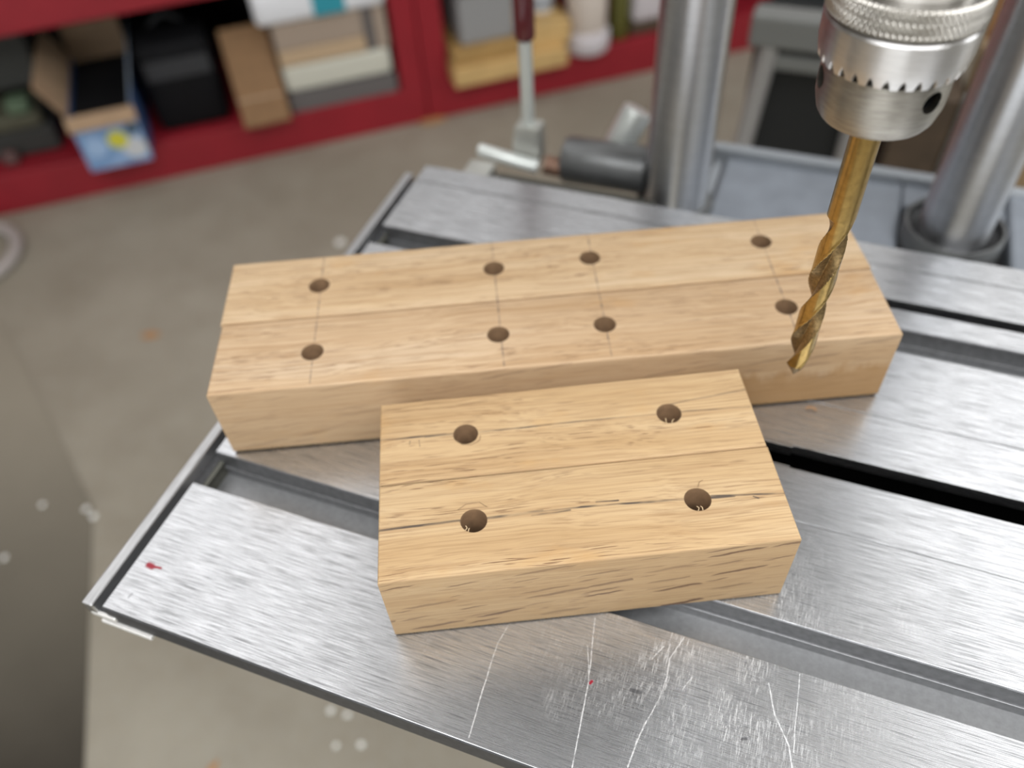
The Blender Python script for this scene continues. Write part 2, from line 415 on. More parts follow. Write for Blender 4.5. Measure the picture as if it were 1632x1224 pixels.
# ------------------------------------------------------------------ room
def concrete():
    t = NT('stained_concrete')
    a = t.noise(t.map((2.2, 2.2, 2.2)), 1.0, 6, 0.62)
    b = t.noise(t.map((9, 9, 9), loc=(4, 2, 0)), 1.0, 5, 0.6)
    g = t.noise(t.map((60, 60, 60)), 1.0, 4, 0.7)
    c = t.ramp(a, [(0.30, (0.245, 0.217, 0.163)), (0.5, (0.30, 0.272, 0.212)), (0.70, (0.355, 0.328, 0.262))])
    c = t.mix(t.rng(b, 0.45, 0.75, 0, 0.45), c, (0.21, 0.180, 0.132))
    c = t.mix(t.rng(g, 0.35, 0.7, 0, 0.25), c, (0.34, 0.33, 0.29))
    t.set(color=c, rough=0.62, spec=0.35)
    return t.m
M['floor'] = concrete()
M['wall'] = plain('grey_wall_paint', (0.42, 0.41, 0.39), 0.8, var=0.12, scale=3)
M['ceiling'] = plain('white_ceiling', (0.74, 0.74, 0.72), 0.85)
def slab(name, x0, x1, y0, y1, z0, z1, mat):
    bm = bmesh.new(); box(bm, x0, x1, y0, y1, z0, z1)
    return tag(mesh_obj(name, bm, M[mat]), kind='structure')
slab('floor', -3.2, 3.4, -3.2, 3.6, -0.1, 0.0, 'floor')
slab('ceiling', -3.2, 3.4, -3.2, 3.6, 2.45, 2.55, 'ceiling')
slab('wall_back', -3.2, 3.4, 3.5, 3.6, 0.0, 2.45, 'wall')
slab('wall_left', -3.3, -3.2, -3.2, 3.6, 0.0, 2.45, 'wall')
slab('wall_right', 3.4, 3.5, -3.2, 3.6, 0.0, 2.45, 'wall')
slab('wall_front', -3.2, 3.4, -3.3, -3.2, 0.0, 2.45, 'wall')

# ------------------------------------------------------------------ oak blocks
def board_bm(x0, x1, y0, y1, h, holes, bev, hr=0.00475, hdep=0.0390, skew0=0.0, skew1=0.0, sides=(1, 1)):
    """a board in block coordinates; holes: (x, y); skew: x shift of the y1 side at each end; sides: bevel on y0 / y1 edge"""
    bm = bmesh.new()
    def rect(ins, z):
        i0 = ins * (1 if sides[0] else .35); i1 = ins * (1 if sides[1] else .35)
        return [bm.verts.new(p) for p in ((x0 + ins, y0 + i0, z), (x1 - ins, y0 + i0, z), (x1 + skew1 - ins, y1 - i1, z), (x0 + skew0 + ins, y1 - i1, z))]
    loops = [rect(bev, 0)] + [rect(0, bev)]
    for k in range(0, 5):
        a = k / 4 * pi / 2
        loops.append(rect(bev * (1 - cos(a)), h - bev + bev * sin(a)))
    for a, b in zip(loops, loops[1:]):
        for i in range(4):
            j = (i + 1) % 4
            bm.faces.new((a[i], a[j], b[j], b[i]))
    bm.faces.new(loops[0])
    top = loops[-1]
    edges = []
    for i in range(4): edges.append(bm.edges.get((top[i], top[(i + 1) % 4])))
    N = 40
    for hx, hy in holes:
        def ring(r, z): return [bm.verts.new((hx + r * cos(2 * pi * i / N), hy + r * sin(2 * pi * i / N), z)) for i in range(N)]
        r0 = ring(hr + 0.0002, h); r1 = ring(hr, h - 0.0003); r2 = ring(hr, h - hdep); r3 = ring(hr * .2, h - hdep - .0015)
        for i in range(N): edges.append(bm.edges.new((r0[i], r0[(i + 1) % N])))
        for a, b in ((r0, r1), (r1, r2), (r2, r3)):
            for i in range(N):
                j = (i + 1) % N
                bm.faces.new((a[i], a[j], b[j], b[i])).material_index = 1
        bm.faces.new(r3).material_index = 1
    bmesh.ops.triangle_fill(bm, use_beauty=True, use_dissolve=False, edges=edges, normal=(0, 0, 1))
    return bm

def board(bm, mat, parent):
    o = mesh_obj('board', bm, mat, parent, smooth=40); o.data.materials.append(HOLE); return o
pencil = []
for (x0, x1) in ((0.0447, 0.0447), (0.1272, 0.1267), (0.1731, 0.1738), (0.2535, 0.2559)):
    pencil.append((x0, 0.0015, (x0 + x1) / 2, 0.042, 0.00055)); pencil.append(((x0 + x1) / 2, 0.042, x1, 0.0838, 0.00055))
LB = Matrix.Translation((-0.1299, 0.2351, H)) @ Matrix.Rotation(0.0187, 4, 'Z')
lb = empty('oak_block', LB, 'long oak block of two joined boards with eight drilled holes and pencil cross lines', 'wood block')
board(board_bm(0.0010, 0.2976, 0.0, 0.0419, 0.0406, [(0.0443, .0199), (.1259, .0206), (.1730, .0210), (.2538, .0219)], 0.0012, skew0=.0002, skew1=.0012),
         oak('oak_long_front', 1.0, pencil, (0.10, 0.085, 0.08), fleck=0.35, breakup=0.05, hue=(1.0, 0.99, 1.0), stain=(0.195, 0.021), warm=(1.07, 1.22), tone=0.86), lb)
board(board_bm(0.0003, 0.2994, 0.0429, 0.0846, 0.0406, [(.0439, .0635), (.1266, .0647), (.1726, .0663), (.2550, .0673)], 0.0010),
         oak('oak_long_back', 2.3, pencil, (0.10, 0.085, 0.08), fleck=0.2, breakup=0.05, warm=(1.07, 1.20), tone=0.88), lb)
ink_seam_f = [(0.0, .0407, .0600, .0408, .0007), (.0600, .0408, .0900, .0410, .0004), (0.0, .0212, .0300, .0219, .0009), (.0300, .0214, .0600, .0222, .0010), (.0450, .0219, .0800, .0222, .0006), (.0560, .0207, .0700, .0214, .0007), (.0740, .0222, .1160, .0209, .0008),  # first two strokes put the seam's shade into the colour
         (.0800, .0236, .0880, .0234, .0006), (.1160, .0206, .1300, .0203, .0010), (.1220, .0212, .1482, .0190, .0007), (.1370, .0190, .1385, .0181, .0006)]
ink_b = [(0.0, .0627, .0340, .0619, .0008), (.0180, .0622, .0260, .0622, .0010), (.0340, .0616, .0800, .0619, .0006), (.0800, .0620, .1150, .0614, .0005), (.1150, .0617, .1473, .0606, .0006), (.1130, .0655, .1485, .0697, .0005),
         (.0120, .0605, .0118, .0590, .0004), (.0155, .0605, .0158, .0575, .0003)]
SB = Matrix.Translation((-0.0516, 0.1409, H)) @ Matrix.Rotation(0.0342, 4, 'Z')
sb = empty('oak_block', SB, 'short oak block in front with four holes along dark ink lines', 'wood block')
board(board_bm(0.0, 0.1487, 0.0, 0.0407, 0.0414, [(.0348, .0212), (.1167, .0203)], 0.0009),
         oak('oak_short_front', 5.1, ink_seam_f, (0.035, 0.032, 0.036), fleck=0.95, wob=0.0006, breakup=0.12, warm=(1.03, 1.04), tone=0.85), sb)
board(board_bm(0.0, 0.1484, 0.0411, 0.0811, 0.0414, [(.0340, .0613), (.1150, .0613)], 0.0008),
         oak('oak_short_back', 6.4, ink_b, (0.035, 0.032, 0.036), fleck=0.4, wob=0.0006, breakup=0.12, warm=(1.03, 1.04), tone=0.85), sb)

# torn fibres left at the lower rims of the short block's holes
rr = random.Random(3)
for hx, hy in ((.0348, .0212), (.1167, .0203), (.1150, .0613)):
    for k in range(2):
        a = -pi / 2 + rr.uniform(-.75, .35)
        p0 = Vector((hx + .0048 * cos(a), hy + .0048 * sin(a), 0.0413))
        p1 = p0 + Vector((-cos(a) * .0006 + rr.uniform(-.0004, .0004), -sin(a) * .0008, rr.uniform(.0003, .0009)))
        p2 = p1 + Vector((rr.uniform(-.0009, .0009), rr.uniform(-.0006, .0008), rr.uniform(.0001, .0006)))
        bm = bmesh.new(); sweep(bm, [p0, p1, p2], 0.00016, 5); mesh_obj('wood_fibre', bm, M['fibre'], sb, True)
for pts in ([(.0300, .0585), (.0325, .0560), (.0360, .0556), (.0392, .0572), (.0398, .0598)], [(.0290, .0262), (.0325, .0285), (.0372, .0288), (.0402, .0262)], [(.1180, .0253), (.1190, .0275), (.1205, .0282)]):
    bm = bmesh.new(); sweep(bm, [(x, y, .0417) for x, y in pts], 0.00011, 5); mesh_obj('wood_fibre', bm, M['brown_fibre'], sb, True)

# ------------------------------------------------------------------ drill table (machine frame coordinates: u, v, z)
UE = 0.56
tb = empty('drill_table', MACH, 'scratched brushed aluminium table with grooves and slots under the oak blocks', 'table')
T = 0.0113
bm = bmesh.new()
b_ = 0.00018
box(bm, 0, UE, 0.0, 0.063, -T, 0, b_)
box(bm, 0.0005, UE, 0.0625, 0.0835, -0.0205, -0.0155)             # groove floor
box(bm, 0, UE, 0.081, 0.1263, -T, 0, b_ * .5)
box(bm, 0, 0.1299, 0.1263 - b_ * 2, 0.1937 + b_ * 2, -T, 0, 0)
box(bm, 0.5101, UE, 0.1263 - b_ * 2, 0.1937 + b_ * 2, -T, 0, 0)
box(bm, 0, UE, 0.1937, 0.2375, -T, 0, b_ * .5)
box(bm, 0.0005, UE, 0.2370, 0.2570, -0.0205, -0.0145)
box(bm, 0, UE, 0.2545, 0.268, -T, 0, b_)
box(bm, 0, 0.235, 0.268 - b_ * 2, 0.275 + b_ * 2, -T, 0, 0)
box(bm, 0.52, UE, 0.268 - b_ * 2, 0.275 + b_ * 2, -T, 0, 0)
box(bm, 0, UE, 0.275, 0.3001, -T, 0, b_)
box(bm, 0, UE, 0.2999, 0.3011, -T, -0.0006, 0)
box(bm, 0, UE, 0.3009, 0.3170, -T, 0, b_)
box(bm, 0.003, UE, 0.004, 0.0632, -0.0205, -T + .0002)            # ribs either side of the grooves
box(bm, 0.003, UE, 0.0835, 0.100, -0.0205, -T + .0002)
top = mesh_obj('table_top', bm, M['table'], tb)
bm = bmesh.new()
box(bm, 0.0006, UE, 0.0630, 0.0810, -0.0157, -0.0150)
box(bm, 0.0006, UE, 0.2375, 0.2545, -0.0147, -0.0140)
mesh_obj('groove_floor', bm, M['groove'], tb)
bm = bmesh.new()
box(bm, 0.0006, UE, 0.0798, 0.0830, -0.0155, -0.0098, .0003)
box(bm, 0.0006, UE, 0.2533, 0.2565, -0.0145, -0.0098, .0003)
mesh_obj('groove_ledge', bm, M['groove_dark'], tb)
bm = bmesh.new()
box(bm, 0.0006, UE, 0.0807, 0.0830, -0.0100, -0.0007); box(bm, 0.0006, UE, 0.2542, 0.2565, -0.0100, -0.0007)
mesh_obj('groove_wall', bm, M['groove_dark'], tb)
bm = bmesh.new()
box(bm, 0.0, UE, 0.0002, 0.0030, -T + .0003, -0.0008)
box(bm, 0.0, UE, -0.0005, 0.0006, -T, -0.0005)
mesh_obj('front_edge', bm, M['edge_dark'], tb)
bm = bmesh.new()                                                   # insert plate with its saw slot
def plate_piece(u0, u1, v0, v1): box(bm, u0, u1, v0, v1, -0.006, -0.0001, .00008)
plate_piece(0.1301, 0.5099, 0.1267, 0.1530); plate_piece(0.1301, 0.5099, 0.1655, 0.1933)
plate_piece(0.1301, 0.172, 0.1526, 0.1659); plate_piece(0.470, 0.5099, 0.1526, 0.1659)
plate_piece(0.17, 0.2465, 0.1526, 0.1539); plate_piece(0.17, 0.2465, 0.1645, 0.1659)
mesh_obj('insert_plate', bm, M['plate'], tb)
bm = bmesh.new(); box(bm, 0.1302, 0.5098, 0.12605, 0.12668, -0.006, -0.00045); box(bm, 0.1302, 0.5098, 0.19332, 0.19395, -0.006, -0.00045)
box(bm, 0.0005, UE - .0005, 0.30005, 0.30095, -0.004, -0.0005)
mesh_obj('seam_shade', bm, M['black'], tb)  # black strips stand in for the shade inside the seams
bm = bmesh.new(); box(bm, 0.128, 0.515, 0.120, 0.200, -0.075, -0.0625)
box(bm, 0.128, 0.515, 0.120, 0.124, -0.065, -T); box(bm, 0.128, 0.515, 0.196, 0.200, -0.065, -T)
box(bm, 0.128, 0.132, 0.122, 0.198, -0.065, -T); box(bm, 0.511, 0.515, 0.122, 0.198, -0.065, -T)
mesh_obj('blackout_box', bm, M['black'], tb)  # unseen box added so the insert slot looks black, not open to the floor
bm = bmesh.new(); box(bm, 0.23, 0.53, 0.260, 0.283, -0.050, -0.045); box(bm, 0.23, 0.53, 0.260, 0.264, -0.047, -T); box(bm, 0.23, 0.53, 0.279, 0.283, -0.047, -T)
mesh_obj('rear_blackout_box', bm, M['black'], tb)  # unseen black box added to keep the rear slot dark
bm = bmesh.new(); box(bm, -0.0097, -0.0045, -0.0012, 0.3070, -0.0100, -0.0002, .0006)
mesh_obj('edge_rail', bm, M['cut_metal'], tb)
bm = bmesh.new(); box(bm, -0.0085, 0.0036, -0.0015, 0.0035, -0.0098, -0.0070, .0006)
mesh_obj('rail_end', bm, M['bright_end'], tb)
bm = bmesh.new(); box(bm, -0.0085, 0.0020, 0.0036, 0.3060, -0.0098, -0.0070); box(bm, 0.0004, 0.0020, 0.0036, 0.305, -0.0150, -0.0085)
mesh_obj('rail_web', bm, M['rail_web'], tb)
bm = bmesh.new(); box(bm, -0.0060, 0.0190, -0.0018, 0.0615, -0.0152, -0.0128, .0006)
mesh_obj('rail_flange', bm, M['bright_end'], tb)
bm = bmesh.new(); box(bm, -0.0045, 0.0, 0.0, 0.3055, -0.0072, -0.0066)
mesh_obj('rail_gap', bm, M['edge_dark'], tb)
bm = bmesh.new()
box(bm, 0.172, 0.215, 0.006, 0.300, -0.080, -0.0206, .003)
box(bm, 0.400, 0.440, 0.006, 0.300, -0.080, -0.0206, .003)
mesh_obj('support_bar', bm, M['edge_dark'], tb)

# ------------------------------------------------------------------ drill press (tubes, carriage, headstock)
dp = empty('drill_press', MACH @ Matrix.Translation((0.24, 0.42, -H)), 'drill press frame with two polished steel tubes rising from a grey carriage', 'drill press')
DPI = Matrix.Translation((-0.24, -0.42, H))                        # children are written in machine frame coordinates
def dpart(name, bm, mat, smooth=False):
    bm.transform(DPI); return mesh_obj(name, bm, M[mat], dp, smooth)
for (tu, tv) in ((0.142, 0.417), (0.326, 0.430)):
    bm = bmesh.new(); tube(bm, (tu, tv, -0.72), (tu, tv, 0.62), 0.0222, 64)
    dpart('way_tube', bm, 'tube', True)
bm = bmesh.new()
cz = -0.070
box(bm, 0.167, 0.294, 0.335, 0.488, cz - 0.03, cz, .003)
box(bm, 0.294, 0.362, 0.459, 0.488, cz - 0.03, cz, .002)
box(bm, 0.362, 0.440, 0.335, 0.488, cz - 0.03, cz + .004, .003)
dpart('carriage', bm, 'casting')
bm = bmesh.new(); box(bm, 0.155, 0.445, 0.485, 0.495, cz - 0.03, cz + 0.006, .002)
dpart('carriage_rim', bm, 'rim')
bm = bmesh.new(); box(bm, 0.158, 0.1655, 0.34, 0.486, cz - .03, cz - 0.004, .001)
dpart('carriage_gib', bm, 'rim')
bm = bmesh.new(); box(bm, 0.290, 0.366, 0.335, 0.464, -0.16, -0.112)
dpart('carriage_pocket_shade', bm, 'black')
bm = bmesh.new(); lathe(bm, [(0.0224, -0.113), (0.0312, -0.113), (0.0312, -0.0625), (0.0224, -0.0635)], 64, (0.326, 0.430, 0), cap=False)
dpart('tube_collar', bm, 'collar', 40)
bm = bmesh.new(); lathe(bm, [(0.0290, -0.0640), (0.0290, -0.0585), (0.0298, -0.0575), (0.0312, -0.0575), (0.0320, -0.0585), (0.0320, -0.1100)], 64, (0.326, 0.430, 0), cap=False)
dpart('collar_rim', bm, 'clamp', 40)
bm = bmesh.new(); box(bm, 0.108, 0.156, 0.385, 0.45, -0.17, -0.09, .006)
lathe(bm, [(0.0224, -0.1), (0.028, -0.1), (0.028, -0.07), (0.026, -0.066), (0.0224, -0.066)], 48, (0.142, 0.417, 0), cap=False)
dpart('tube_clamp', bm, 'clamp', 40)
bm = bmesh.new(); tube(bm, (0.058, 0.42, -0.051), (0.121, 0.42, -0.049), 0.0168, 48, .003)
dpart('clamp_barrel', bm, 'clamp', 40)
bm = bmesh.new(); tube(bm, (0.0895, 0.438, -0.054), (0.1035, 0.451, -0.0215), 0.0110, 40, .0015)
dpart('clamp_post', bm, 'white_metal', 40)
bm = bmesh.new(); tube(bm, (0.0460, 0.408, -0.0500), (0.0640, 0.412, -0.0535), 0.0070, 24)
dpart('clamp_shaft', bm, 'bronze', True)
bm = bmesh.new(); box(bm, 0.016, 0.135, 0.340, 0.389, -0.14, -0.0480, .004)
dpart('trunnion', bm, 'dark_casting')
bm = bmesh.new(); box(bm, -0.004, 0.0155, 0.366, 0.392, -0.060, -0.0435, .0015)
dpart('mount_plate', bm, 'pale_block')
# headstock above the frame carries the spindle and the chuck
DX, DY = 0.1149, 0.2213
d_loc = MACH.inverted() @ Vector((DX, DY, H))
du_, dv_ = d_loc.x, d_loc.y
bm = bmesh.new(); box(bm, 0.030, 0.275, 0.125, 0.50, 0.325, 0.60, .03, 4)
box(bm, 0.260, 0.352, 0.38, 0.48, 0.36, 0.56, .008)
dpart('headstock', bm, 'headstock', 40)
bm = bmesh.new(); lathe(bm, [(0.012, 0.2262), (0.020, 0.228), (0.0215, 0.235), (0.0215, 0.345)], 48, (du_, dv_, 0))
dpart('quill', bm, 'tube', True)
# base the tubes stand in, on the floor
bm = bmesh.new(); box(bm, 0.08, 0.40, 0.36, 0.50, -H, -H + 0.10, .01)
dpart('base_casting', bm, 'casting')

# ------------------------------------------------------------------ clamp lever with the red grip
lu, lv = 0.0335, 0.4125
cl = empty('clamp_lever', MACH @ Matrix.Translation((lu, lv, -0.065)), 'upright clamp lever with dark red grip on a pale rod behind the table', 'lever')
def lpart(name, bm, mat, smooth=False):
    bm.transform(Matrix.Translation((-lu, -lv, 0.065))); return mesh_obj(name, bm, M[mat], cl, smooth)
bm = bmesh.new(); tube(bm, (lu, lv, -0.022), (lu, lv, 0.046), 0.0046, 24); lpart('rod', bm, 'white_metal', True)
bm = bmesh.new(); lathe(bm, [(0.0046, 0.040), (0.0064, 0.0412), (0.0068, 0.044), (0.0070, 0.10), (0.0078, 0.135), (0.0066, 0.150), (0.003, 0.156)], 32, (lu, lv, 0)); lpart('grip', bm, 'grip', 60)
bm = bmesh.new()
prism(bm, [(lv - 0.0068, -0.0500), (lv + 0.008, -0.0500), (lv + 0.008, -0.0215), (lv - 0.0068, -0.0215)], 0.0255, 0.0432)
for v_ in bm.verts:
    if v_.co.x < 0.03 and v_.co.z < -0.04: v_.co.x -= 0.0040
bmesh.ops.bevel(bm, geom=bm.edges[:], offset=.001, segments=2, affect='EDGES')
lpart('pivot_block', bm, 'pale_block')
bm = bmesh.new(); tube(bm, (-0.001, 0.4000, -0.0412), (0.0445, 0.4000, -0.0475), 0.0050, 24, .0012); lpart('cross_bar', bm, 'white_metal', 40)

# ------------------------------------------------------------------ chuck and drill bit (world axis at DX, DY)
ck = empty('drill_chuck', Matrix.Translation((DX, DY, H + 0.1600)), 'keyed steel drill chuck with toothed sleeve and knurled ring', 'chuck')
CZ = -0.1600
def nose_mesh():
    bm = bmesh.new()
    lathe(bm, [(0.0058, 0.1640), (0.0058, 0.1604), (0.0068, 0.1600), (0.0148, 0.1600), (0.0160, 0.1605), (0.0170, 0.1620), (0.0182, 0.1665), (0.0184, 0.1700), (0.0184, 0.1776), (0.0160, 0.1778), (0.0160, 0.1830), (0.012, 0.1830)], 96, (0, 0, CZ))
    return bm
nose = mesh_obj('nose', nose_mesh(), M['chrome_warm'], ck, 40)
bm = bmesh.new()                                                   # toothed sleeve
N = 30 * 12; rows = []
def sleeve_ring(r, zf):
    out = []
    for i in range(N):
        z = zf(i); rr_ = r if r > 0 else 0.0202 + (z - 0.1790) * 0.0008 / 0.0045
        out.append(bm.verts.new((rr_ * cos(2 * pi * i / N), rr_ * sin(2 * pi * i / N), CZ + z)))
    return out
def toothed(i, base):
    ph = (i % 12) / 12.0
    d = abs(ph - 0.5)
    return base + (0.0024 * max(0.0, 1 - (d / 0.24) ** 1.5) if d < 0.24 else 0.0)
rows.append(sleeve_ring(0.0186, lambda i: toothed(i, 0.1782)))
rows.append(sleeve_ring(0.0197, lambda i: toothed(i, 0.1780)))
rows.append(sleeve_ring(0, lambda i: toothed(i, 0.1788))); rows.append(sleeve_ring(0, lambda i: 0.1818))
rows.append(sleeve_ring(0.0210, lambda i: 0.1835)); rows.append(sleeve_ring(0.0211, lambda i: 0.1905)); rows.append(sleeve_ring(0.0206, lambda i: 0.1912)); rows.append(sleeve_ring(0.0186, lambda i: 0.1914))
for a, b in zip(rows, rows[1:]):
    for i in range(N):
        j = (i + 1) % N; bm.faces.new((a[i], a[j], b[j], b[i]))
mesh_obj('toothed_sleeve', bm, M['chrome'], ck, 30)
bm = bmesh.new()                                                   # knurled ring: raised diamonds
N = 800; prof = [(0.0196, .1913, 0), (0.0204, .1919, .3)] + [(0.0213, .1925 + k * .0071 / 18, 1) for k in range(19)] + [(0.0205, .2002, .3), (0.0170, .2006, 0)]
rows = []
for r, z, kk in prof:
    ring = []
    for i in range(N):
        a = 2 * pi * i / N
        w = min(abs(sin(a * 40 + z * 1500)), abs(sin(a * 40 - z * 1500)))
        rr = r - kk * 0.00060 * (1 - min(1, w * 1.7))
        ring.append(bm.verts.new((rr * cos(a), rr * sin(a), CZ + z)))
    rows.append(ring)
for a, b in zip(rows, rows[1:]):
    for i in range(N):
        j = (i + 1) % N; bm.faces.new((a[i], a[j], b[j], b[i]))
mesh_obj('knurled_ring', bm, M['knurl'], ck, 25)
bm = bmesh.new(); lathe(bm, [(0.0168, 0.2000), (0.0172, 0.2010), (0.0172, 0.2180), (0.0150, 0.2215), (0.010, 0.2258)], 96, (0, 0, CZ)); mesh_obj('collar', bm, M['chrome'], ck, 30)
# key holes drilled into the nose
bm = bmesh.new()
for k in range(3):
    ang = radians(-66 + 120 * k)
    dirv = Vector((cos(ang), sin(ang), 0))
    lathe(bm, [(0.0033, 0.0095), (0.0033, 0.03)], 32, Vector((0, 0, 0.1722 + CZ)), dirv)
cutter = mesh_obj('cutter', bm, M['black'], ck)
md = nose.modifiers.new('holes', 'BOOLEAN'); md.operation = 'DIFFERENCE'; md.solver = 'EXACT'; md.object = cutter
bpy.context.view_layer.update()
dg = bpy.context.evaluated_depsgraph_get()
me = bpy.data.meshes.new_from_object(nose.evaluated_get(dg)); nose.modifiers.clear(); nose.data = me
bpy.data.objects.remove(cutter)
for k in range(3):
    ang = radians(-66 + 120 * k)
    dirv = Vector((cos(ang), sin(ang), 0))
    bm = bmesh.new(); lathe(bm, [(0.0032, 0.0096), (0.0032, 0.0160), (0.0031, 0.0160), (0.0030, 0.0100), (0.0005, 0.0100)], 32, Vector((0, 0, 0.1722 + CZ)), dirv)
    mesh_obj('key_hole_shade', bm, M['black'], ck, 40)

db = empty('drill_bit', Matrix.Translation((DX, DY, H + 0.0418)), 'gold titanium coated twist drill bit held by the chuck', 'drill bit')
ZT = 0.0418; RB = 0.00475
def flute_r(phi, depth):
    """cross-section radius at angle phi (two flutes)"""
    p = (phi % pi) / pi                                            # 0..1 per half turn
    fl = 0.54
    if p < fl:
        t = p / fl
        d = sin(pi * t ** 0.85) ** 0.65
        return RB * (1 - depth * 0.74 * d)
    if p > 0.93: return RB
    return RB * (1 - 0.04 * depth)
bm = bmesh.new()
NS = 96; rings = []
zs = [0.00002] + [0.0005 * k for k in range(1, 176)]
ZE = 0.0800
PITCH = 0.063; PH0 = radians(42)
for zz in zs:
    dep = 0.35 + 0.65 * min(1.0, zz / 0.007) if zz < ZE - 0.010 else max(0.0, min(1.0, (ZE - zz) / 0.010)) ** 0.7
    ring = []
    for i in range(NS):
        a = 2 * pi * i / NS
        r = min(flute_r(a - PH0 - 2 * pi * zz / PITCH, dep), max(1e-5, zz * 0.56))
        ring.append(bm.verts.new((r * cos(a), r * sin(a), zz)))
    rings.append(ring)
for a, b in zip(rings, rings[1:]):
    for i in range(NS):
        j = (i + 1) % NS; bm.faces.new((a[i], a[j], b[j], b[i]))
bm.faces.new(rings[0]); bm.faces.new(list(reversed(rings[-1])))
for f_ in bm.faces:
    c_ = f_.calc_center_median()
    if len(f_.verts) == 4 and hypot(c_.x, c_.y) < min(RB * 0.94, max(1e-5, c_.z * 0.56) * 0.97): f_.material_index = 1
o = mesh_obj('fluted_body', bm, M['gold'], db, 20); o.data.materials.append(M['gold_flute'])
bm = bmesh.new(); lathe(bm, [(RB, zs[-1] - 0.001), (RB, 0.1216), (RB - .0005, 0.1220)], 64); mesh_obj('shank', bm, M['gold'], db, 40)

# ------------------------------------------------------------------ red cabinets along the back
def cabinet(x0, x1, label, post_l, post_r):
    c = empty('red_cabinet', CAB @ Matrix.Translation((x0, 0, 0)), label, 'cabinet')
    Lw = x1 - x0; D = 0.46
    def part(name, mat, *boxes, bev=.002):
        bm = bmesh.new()
        for b in boxes: box(bm, *b, bev)
        return mesh_obj(name, bm, M[mat], c)
    part('bottom_rail', 'red', (0, Lw, 0, 0.022, 0, 0.088))
    part('post', 'red', (0, post_l, -0.001, 0.022, 0.0882, 0.361)); part('post', 'red', (Lw - post_r, Lw, -0.001, 0.022, 0.0882, 0.361))
    part('front_panel', 'red', (0, Lw, -0.002, 0.02, 0.3612, 0.86))
    part('shelf_board', 'red', (0.003, Lw - 0.003, 0.0222, D, 0.066, 0.0878))
    part('side_panel', 'red', (0.001, 0.018, 0.0222, D, 0.088, 0.86)); part('side_panel', 'red', (Lw - 0.018, Lw - 0.001, 0.0222, D, 0.088, 0.86))
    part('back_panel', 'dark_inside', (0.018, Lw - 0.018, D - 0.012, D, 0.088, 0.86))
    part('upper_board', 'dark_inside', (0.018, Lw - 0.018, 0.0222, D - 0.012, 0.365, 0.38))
    part('top_board', 'red', (0, Lw, -0.02, D + 0.005, 0.8602, 0.885))
    return c
cabinet(-0.75, 0.957, 'red painted cabinet with a black bag and a blue box on its bottom shelf', 0.05, 0.052)
cabinet(0.960, 2.35, 'red painted cabinet with pine boards on its bottom shelf, behind the lever', 0.055, 0.055)

def cmat(name, c, r=0.6, **k): return plain(name, c, r, **k)
M['blue'] = None
def blue_print():
    t = NT('blue_printed_card')
    o = t.sep()
    nz = t.noise(t.map((28, 28, 28)), 1.0, 2)
    c = t.ramp(nz, [(0.35, (0.13, 0.27, 0.52)), (0.65, (0.30, 0.45, 0.70))])
    d = t.segs([(0.088, 0.0, 0.090, 0.0, 0.030)]) if False else None
    def disc(cx, cz, r):
        dx = t.math('SUBTRACT', o[0], cx); dz = t.math('SUBTRACT', o[2], cz)
        return t.rng(t.math('SQRT', t.math('ADD', t.math('MULTIPLY', dx, dx), t.math('MULTIPLY', dz, dz))), r, r * 0.8, 0.0, 1.0)
    c = t.mix(disc(0.100, 0.034, 0.026), c, (0.62, 0.64, 0.66))
    c = t.mix(disc(0.074, 0.058, 0.022), c, (0.66, 0.62, 0.06))
    c = t.mix(disc(0.108, 0.075, 0.014), c, (0.05, 0.08, 0.10))
    c = t.mix(disc(0.03, 0.05, 0.024), c, (0.36, 0.52, 0.76))
    t.set(color=c, rough=0.45)
    return t.m
M['blue'] = blue_print()
M['kraft'] = cmat('kraft_card', (0.40, 0.27, 0.165), 0.8, var=.08)
M['blue_side'] = cmat('blue_card_side', (0.06, 0.13, 0.33), 0.6)
M['blue_flap'] = cmat('grey_blue_flap', (0.25, 0.30, 0.36), 0.7)
M['bag'] = cmat('black_nylon', (0.006, 0.006, 0.007), 0.7, var=.2, bump=.2, spec=0.15)
M['bag_band'] = cmat('charcoal_webbing', (0.030, 0.031, 0.034), 0.7)
M['brown_box'] = cmat('brown_corrugated', (0.24, 0.135, 0.062), 0.8, var=.1)
M['cream'] = cmat('cream_slab', (0.62, 0.61, 0.52), 0.7)
M['tan'] = cmat('tan_slab', (0.52, 0.375, 0.235), 0.7)
M['beige'] = cmat('beige_slab', (0.38, 0.30, 0.235), 0.8)
M['grey_plastic'] = cmat('grey_tray_plastic', (0.14, 0.128, 0.125), 0.5)
M['white_plastic'] = cmat('white_plastic', (0.80, 0.81, 0.84), 0.45)
M['teal'] = cmat('teal_label', (0.03, 0.30, 0.38), 0.5)
M['pine'] = cmat('pine_board', (0.60, 0.40, 0.165), 0.6, var=.1, scale=20)
M['pine_dark'] = cmat('darker_pine', (0.40, 0.245, 0.085), 0.6, var=.1, scale=20)
M['grey_bin'] = cmat('grey_bin', (0.30, 0.30, 0.30), 0.55)
M['offwhite'] = cmat('off_white_plastic', (0.66, 0.58, 0.51), 0.5)
M['pale_lilac'] = cmat('pale_lilac_plastic', (0.62, 0.58, 0.60), 0.45)
M['olive'] = cmat('olive_plastic', (0.105, 0.10, 0.018), 0.5)
M['olive_dark'] = cmat('olive_drab', (0.085, 0.082, 0.052), 0.8)
M['green_dim'] = cmat('dim_green', (0.10, 0.15, 0.09), 0.7)
M['charcoal'] = cmat('charcoal_case', (0.035, 0.036, 0.032), 0.7)
M['pink_dim'] = cmat('dusty_pink', (0.12, 0.065, 0.06), 0.7)
M['hose'] = cmat('pale_hose', (0.42, 0.385, 0.365), 0.4)
M['chip'] = cmat('white_chip', (0.85, 0.86, 0.82), 0.6)
